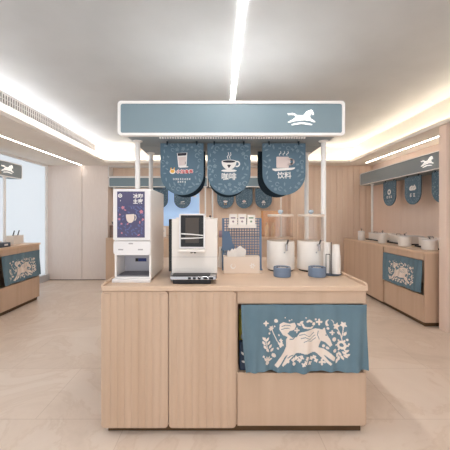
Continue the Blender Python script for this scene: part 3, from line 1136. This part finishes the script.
def cup_stack(name, label, loc, n, r0, r1, h, step, group, parent_tag=True, m='paper'):
    """nested upside-down paper cups: each one a thing"""
    for k in range(n):
        z0 = k * step
        mb = MB().lathe(cup_shell(r0, r1, h), 0, 0, 24, caps=False)
        o = mb.build(name, m, None, loc=(loc[0], loc[1], loc[2] + z0))
        tag(o, label(k, n), 'cup', group)


cs = cup_stack('paper_cup', lambda k, n: 'white paper cup stacked behind the left end of the napkin box', (.022, 2.30, ON), 6, .030, .038, .095, .014, 'cups behind the napkin box')

ob = thing('organiser_board', 'blue perforated board standing behind the napkin box', 'board', (.158, 2.197, ON))


def peg_panel():
    mb = MB()
    x0, x1, z0, z1 = -.130, .160, .01, .405
    nx, nz = 14, 19
    bw = .0068
    for i in range(nx + 1):
        a = x0 + (x1 - x0 - bw) * i / nx
        if i in (0, nx):
            mb.box(a - (.012 if i == 0 else 0), a + bw + (.012 if i == nx else 0), -.002, .002, z0, z1)
        else:
            mb.box(a, a + bw, -.002, .002, z0, z1)
    for j in range(nz + 1):
        b = z0 + (z1 - z0 - bw) * j / nz
        mb.box(x0, x1, -.0015, .0015, b, b + bw)
    return mb


peg_panel().build('perforated_panel', 'peg_blue', ob)
MB().prism([(-.150, .15), (-.050, .15), (-.050, .19), (-.068, .235), (-.082, .30), (-.126, .30), (-.134, .22)], -.012, -.004).build('side_bracket', 'peg_blue', ob)
MB().box(-.142, .172, -.05, .05, 0, .01).build('base', 'peg_blue', ob, bevel=.002)
MB().box(-.094, .124, -.052, -.004, .330, .334).box(-.094, .124, -.055, -.050, .330, .356).box(-.094, -.090, -.05, -.004, .334, .36).box(.120, .124, -.05, -.004, .334, .36) \
    .build('holder', 'white_plastic', ob)
SG = 'sachet boxes on the blue board'
for i, (xx, mk, lab) in enumerate(((-.056, 'mauve', 'left sachet box in the holder on the blue perforated board'), (.014, 'mauve', 'middle sachet box in the holder on the blue perforated board'),
                                   (.084, 'green_ink', 'right sachet box with dark mark on the blue perforated board'))):
    s = thing('sachet_box', lab, 'box', (.158 + xx, 2.170, ON + .3345), 0, SG)
    MB().box(-.031, .031, -.020, .018, 0, .102 if i < 2 else .096).build('carton', 'paper', s, bevel=.0015)
    k = MB()
    k.prism(blossom(0, .045, .010, 5, i), -.0212, -.0195).prism(rrect(-.018, .018, .068, .078, .002), -.0212, -.0195)
    k.build('printed_mark', mk, s)


# --- cold drink dispensers, their drip cups, cup stand
def dispenser(x, y, label, r=.106):
    t = thing('drink_dispenser', label, 'drink dispenser', (x, y, ON), 0, 'drink dispensers on the island')
    MB().lathe([(r * .88, 0), (r * .88, .014)], 0, 0, 40).build('base', 'black_plastic', t)
    MB().lathe([(r * .96, .012), (r, .018), (r, .222), (r * .97, .230), (r * .86, .230)], 0, 0, 48).build('body', 'white_plastic', t)
    MB().lathe([(r * .90, .2305), (r * .90, .418)], 0, 0, 40).build('hopper', 'clear_acrylic', t)
    l = MB().lathe([(r * .93, .418), (r * .95, .422), (r * .95, .432), (r * .9, .436)], 0, 0, 40).build('lid', 'cream_box', t)
    MB().lathe([(.011, .436), (.011, .442), (.019, .448), (.021, .458), (.015, .468), (.0, .471)], 0, 0, 20).build('knob', 'knob_blue', l)
    s = MB().tube([(.018, -r + .004, .205), (.018, -r - .03, .205)], .010).tube([(.018, -r - .026, .214), (.018, -r - .026, .165)], .009)
    s.build('tap', 'chrome', t)
    MB().tube([(.018, -r - .026, .21), (.026, -r - .036, .246)], .0065).build('tap_lever', 'dark_metal', t)
    MB().lathe([(.0, 0), (.006, .0), (.006, .003)], 0, 0, 8).build('badge', 'button_grey', t, loc=(.006, -r - .0005, .15)).rotation_euler = (math.pi / 2, 0, 0)
    return t


dispenser(.474, 2.17, 'white drink dispenser with clear top, left of the pair on the island')
dispenser(.712, 2.17, 'white drink dispenser with clear top, right of the pair beside the cups')


def drip_cup(x, y, label):
    t = thing('drip_cup', label, 'drip cup', (x, y, ON), 0, 'drip cups on the island')
    MB().lathe([(.056, 0), (.060, .004), (.060, .062), (.057, .066), (.053, .062), (.053, .056), (.0, .056)], 0, 0, 36).build('cup', 'drip_blue', t)
    g = MB().lathe([(.053, .0575), (.053, .0605), (.0, .0605)], 0, 0, 36)
    g.build('grate', 'chrome', t)
    h = MB()
    for k in range(10):
        a = k * .628
        h.box(.036 * math.cos(a) - .006, .036 * math.cos(a) + .006, .036 * math.sin(a) - .004, .036 * math.sin(a) + .004, .0600, .0615)
    h.build('grate_slots', 'black_plastic', t)


drip_cup(.436, 1.945, 'round slate blue drip cup before the left drink dispenser')
drip_cup(.681, 1.945, 'round slate blue drip cup before the right drink dispenser')

cst = thing('cup_stand', 'dark round wire stand holding paper cups at the island right end', 'cup stand', (.802, 2.012, ON))
MB().lathe([(.069, 0), (.073, .003), (.073, .008), (.071, .010), (.069, .006), (.0, .006)], 0, 0, 40).build('tray', 'tray_slate', cst)
for sx, h in ((-.012, .235),):
    MB().tube([(sx, -.045, .006), (sx, -.045, h)], .003).build('wire', 'dark_metal', cst)
MB().tube([(-.024, -.052, .006), (-.024, -.052, .150)], .0026).tube([(-.046, -.036, .006), (-.046, -.036, .150)], .0026).tube([(-.046, -.036, .150), (-.024, -.052, .150)], .0026) \
    .build('guard', 'dark_metal', cst)
for k in range(10):
    o = MB().lathe(cup_shell(.0235, .0300, .085), 0, 0, 24, caps=False).build('paper_cup', 'paper', None, loc=(.833, 1.990, ON + 0.0105 + k * .0135))
    tag(o, 'white paper cup in the front right stack of the wire stand', 'cup', 'cups of the front stack')
for k in range(11):
    o = MB().lathe(cup_shell(.0225, .0285, .085), 0, 0, 24, caps=False).build('paper_cup', 'paper', None, loc=(.790, 2.040, ON + .0068 + k * .0135))
    tag(o, 'white paper cup in the rear left stack of the wire stand', 'cup', 'cups of the rear stack')

# ------------------------------------------------------------------ rear station in the niche
make_counter('long low wooden counter along the far wall niche', (-2.20, 5.34, 0), 0, 3.66, .605,
             [(0.0, .9), (.905, 1.82), (1.825, 2.74), (2.745, 3.66)], None)
CB = 'counter canopies'
make_canopy('blue canopy at the back left, above the blue wall screen', (-1.276, 5.715, ON), 0, 2.05, .225, 1.915 - ON, 2.125 - ON,
            [(-.93, .05), (.97, .05)], 'blue_sign', None, 0.0, CB, border=.018, prad=.016)
make_canopy('blue canopy at the back right, above three small banners', (.535, 5.715, ON), 0, 1.53, .225, 1.915 - ON, 2.125 - ON,
            [(-.69, .05), (.755 - .02, .05)], 'blue_sign', None, 0.0, CB, border=.018, prad=.016)
# open white shelves above both rear canopies
for x0, x1, lab in ((-2.305, -.251, 'open white framed box shelf above the back left canopy'), (-.235, 1.30, 'open white framed box shelf above the back right canopy')):
    t = thing('box_shelf', lab, 'shelf', ((x0 + x1) / 2, 5.71, 2.1262), 0, 'white box shelves above the rear canopies')
    h = (x1 - x0) / 2
    MB().ring([(-h, 0), (h, 0), (h, .2325), (-h, .2325)], [(-h + .018, .016), (h - .018, .016), (h - .018, .2165), (-h + .018, .2165)], 0, .23).build('frame', 'white_metal', t)
    MB().box(-h + .018, h - .018, .218, .23, .016, .217).build('back_panel', 'wood_wall', t)
GB = 'small banners on the rear canopies'
for x, k, lab in ((-1.262, None, 'small blue banner beside the white drinks machine, on the back left canopy'),
                  (-.787, 'plate', 'small blue banner in front of the blue wall screen'),
                  (.114, 'bowl', 'small blue banner with a bowl, left of three on the back right canopy'),
                  (.506, 'cake', 'small blue banner with a cake, middle of three on the back right canopy'),
                  (.912, 'steamer', 'small blue banner with a round bun, right of three on the back right canopy')):
    make_banner('banner', lab, (x, 5.80, 1.9162), k, int(x * 100) + 900, 0, GB)

scn = thing('wall_screen', 'pale blue lit screen on the niche wall behind the machines', 'screen', (-.83, 5.95, 1.10))
MB().box(-.40, .40, -.03, 0, 0, .90).build('screen_frame', 'white_metal', scn, bevel=.004)
MB().box(-.385, .385, -.034, -.029, .012, .888).build('display', 'screen_blue', scn)
MB().box(.255, .33, -.036, -.0335, .62, .655).build('caption_block', 'print_white', scn)

pic = thing('picture_card', 'small white card with blue drawing below the wall screen', 'card', (-1.16, 5.60, ON))
MB().box(-.07, .07, -.008, .008, 0.0, .20).build('card', 'paper', pic)
MB().prism(blossom(0, .12, .035, 5), -.0095, -.0075).build('drawing', 'poster_blue', pic)
dc = thing('display_case', 'amber clear case with white bottles on the rear counter', 'display case', (1.0, 5.56, ON))
c = MB()
c.box(-.155, .155, -.12, -.114, .01, .52).box(-.155, -.149, -.114, .12, .01, .52).box(.149, .155, -.114, .12, .01, .52).box(-.149, .149, .114, .12, .01, .52)
c.build('walls', 'amber_acrylic', dc)
MB().box(-.16, .16, -.125, .125, .5205, .530).build('lid', 'amber_acrylic', dc)
MB().box(-.16, .16, -.125, .125, 0, .0105).build('base', 'wood_top', dc)
for dx, lab in ((-.06, 'left white bottle inside the amber display case'), (.055, 'right white bottle inside the amber display case')):
    b = thing('bottle', lab, 'bottle', (1.0 + dx, 5.54, ON + .0107), 0, 'bottles in the display case')
    MB().lathe([(.038, 0), (.042, .01), (.042, .17), (.03, .21), (.018, .225), (.018, .25)], 0, 0, 24).build('body', 'white_plastic', b)
    MB().lathe([(.021, .25), (.021, .28), (.018, .284)], 0, 0, 20).build('cap', 'cream_box', b)
mv = MB().prism(rrect(-.05, .05, 0, .13, .015), -.05, .05).build('storage_tin', 'mauve', None, loc=(.03, 5.52, ON))
tag(mv, 'small mauve tin on the rear counter left of the perforated board', 'tin')
bb = thing('coffee_grinder', 'brown appliance at the left end of the rear counter', 'appliance', (-2.10, 5.55, ON))
MB().box(-.075, .075, -.10, .10, 0, .24).build('body', 'brown_box', bb, bevel=.01)
MB().lathe([(.05, .24), (.065, .30), (.065, .31), (.0, .31)], 0, 0, 24).build('hopper', 'black_plastic', bb)

# ------------------------------------------------------------------ right station
make_counter('wooden side counter at the right with pots and warmers', (2.425, 5.395, 0), -90, 2.11, .72,
             [(0, .428), (.43, .858), (.86, 1.288)], (1.31, 2.092))
hang_cloth('blue horse print cloth on the right side counter', (2.413, 5.395 - 1.311, .788), -90)
make_canopy('grey blue canopy with horse emblem above the right side counter', (2.80, 4.46, ON), -90, 2.16, .30, 1.927 - ON, 2.160 - ON,
            [(-.82, .10), (1.073, .10)], 'grey_sign', .715, .006, 'counter canopies', border=.010, emblem_w=.23)
GR = 'banners under the right canopy'
for y, k, lab in ((4.72, 'round', 'blue banner with round emblem, farthest under the right canopy'),
                  (4.15, 'bread', 'blue banner with bread shape, second from the far end under the right canopy'),
                  (3.60, 'cake', 'blue banner cut off by the wooden column at the right')):
    make_banner('banner', lab, (2.89, y, 1.9282), k, int(y * 10), -90, GR)


def pot(x, y, r, h, label):
    t = thing('lidded_pot', label, 'pot', (x, y, ON), -90, 'white pots on the right counter')
    MB().lathe([(r * .94, 0), (r, .006), (r, h), (r * .96, h + .003), (r * .0, h + .003)], 0, 0, 32).build('body', 'white_plastic', t)
    l = MB().lathe([(r * .98, h + .003), (r * .98, h + .009), (r * .5, h + .018), (.0, h + .020)], 0, 0, 32).build('lid', 'machine_white', t)
    MB().lathe([(.006, h + .018), (.006, h + .03), (.012, h + .036), (.010, h + .046), (.0, h + .048)], 0, 0, 16).build('knob', 'dark_metal', l)
    MB().tube([(r * .4, -.01, h + .012), (r * .55, -.02, h + .04), (r * 1.0, -.03, h + .062)], .0055).build('ladle', 'chrome', t)


pot(2.49, 4.88, .056, .145, 'smallest white pot alone at the far end of the right counter')
pot(2.545, 4.34, .060, .140, 'white pot standing between the two far warmers on the right counter')
pot(2.58, 3.87, .078, .130, 'white pot second nearest on the right counter')
pot(2.615, 3.46, .084, .115, 'large white pot at the near end of the right counter')


def warmer(y0, y1, x0, label):
    L = y1 - y0
    t = thing('food_warmer', label, 'food warmer', (x0, (y0 + y1) / 2, ON), -90, 'white food warmers on the right counter')
    MB().box(-L / 2 - .012, L / 2 + .012, -.035, .30, 0, .018).build('tray', 'black_plastic', t, bevel=.003)
    MB().prism_z(rrect(-L / 2, L / 2, 0, .27, .03), .018, .115).build('body', 'white_plastic', t)
    l = MB().prism_z(rrect(-L / 2 - .004, L / 2 + .004, -.004, .274, .032), .115, .128).build('lid', 'machine_white', t)
    MB().tube([(-.05, .03, .126), (-.05, .03, .150), (.05, .03, .150), (.05, .03, .126)], .006).build('handle', 'chrome', l)


warmer(4.60, 4.98, 2.66, 'white rectangular food warmer farthest on the right counter')
warmer(4.02, 4.44, 2.70, 'white rectangular food warmer in the middle of the right counter')
warmer(3.44, 3.84, 2.74, 'white rectangular food warmer nearest the wooden column')

# ------------------------------------------------------------------ left station
make_counter('wooden side counter at the left by the frosted windows', (-2.866, 2.30, 0), 90, 2.11, .62,
             [(0, .43), (.432, .86), (.862, 1.29)], (1.312, 2.092))
hang_cloth('blue horse print cloth on the left side counter', (-2.854, 2.30 + 1.311, .788), 90)
make_canopy('grey blue canopy with horse emblem above the left side counter', (-3.28, 3.51, ON), 90, 2.16, .20, 1.927 - ON, 2.160 - ON,
            [(-.80, .06), (.78, .06)], 'grey_sign', .768, .006, 'counter canopies', border=.010, emblem_w=.25)
tb = thing('cutlery_box', 'white box with two grey handles sticking out on the left counter', 'box', (-3.10, 4.19, ON), 90)
k = MB().box(-.10, .10, -.06, -.052, .008, .13).box(-.10, .10, .052, .06, .008, .13).box(-.10, -.092, -.052, .052, .008, .13).box(.092, .10, -.052, .052, .008, .13).box(-.10, .10, -.06, .06, 0, .008)
k.build('shell', 'white_plastic', tb, bevel=.002)
for dx, lab in ((-.055, 'left grey tongs handle leaning in the white box'), (.045, 'right grey tongs handle leaning in the white box')):
    o = MB().tube([(0, 0, 0), (.035, 0, .12), (.062, 0, .185)], .0075).build('tongs', 'dark_metal', None, loc=(-3.10, 4.19 + dx - .02, ON + .016))
    o.rotation_euler = (0, 0, math.radians(90))
    tag(o, lab, 'tongs', 'tongs in the white box')
tr = thing('sauce_tray', 'dark slate tray on the front edge of the left counter', 'tray', (-2.96, 3.72, ON), 90)
MB().box(-.15, .13, -.05, .05, 0, .06).build('tray', 'tray_slate', tr, bevel=.004)
MB().box(.02, .08, -.052, -.049, .02, .042).build('label', 'print_white', tr)
tag(MB().prism_z(rrect(-.06, .06, -.12, .12, .02), 0, .15).build('food_tub', 'white_plastic', None, loc=(-3.16, 3.78, ON)), 'white tub behind the slate tray on the left counter', 'tub')
ur = thing('small_urn', 'small urn with dark lid at the left picture edge', 'urn', (-3.28, 3.93, ON), 90)
MB().lathe([(.05, 0), (.055, .01), (.055, .2), (.05, .21), (.0, .21)], 0, 0, 28).build('body', 'white_plastic', ur)
MB().lathe([(.057, .21), (.057, .245), (.03, .255), (.0, .256)], 0, 0, 28).build('lid', 'tray_slate', ur)
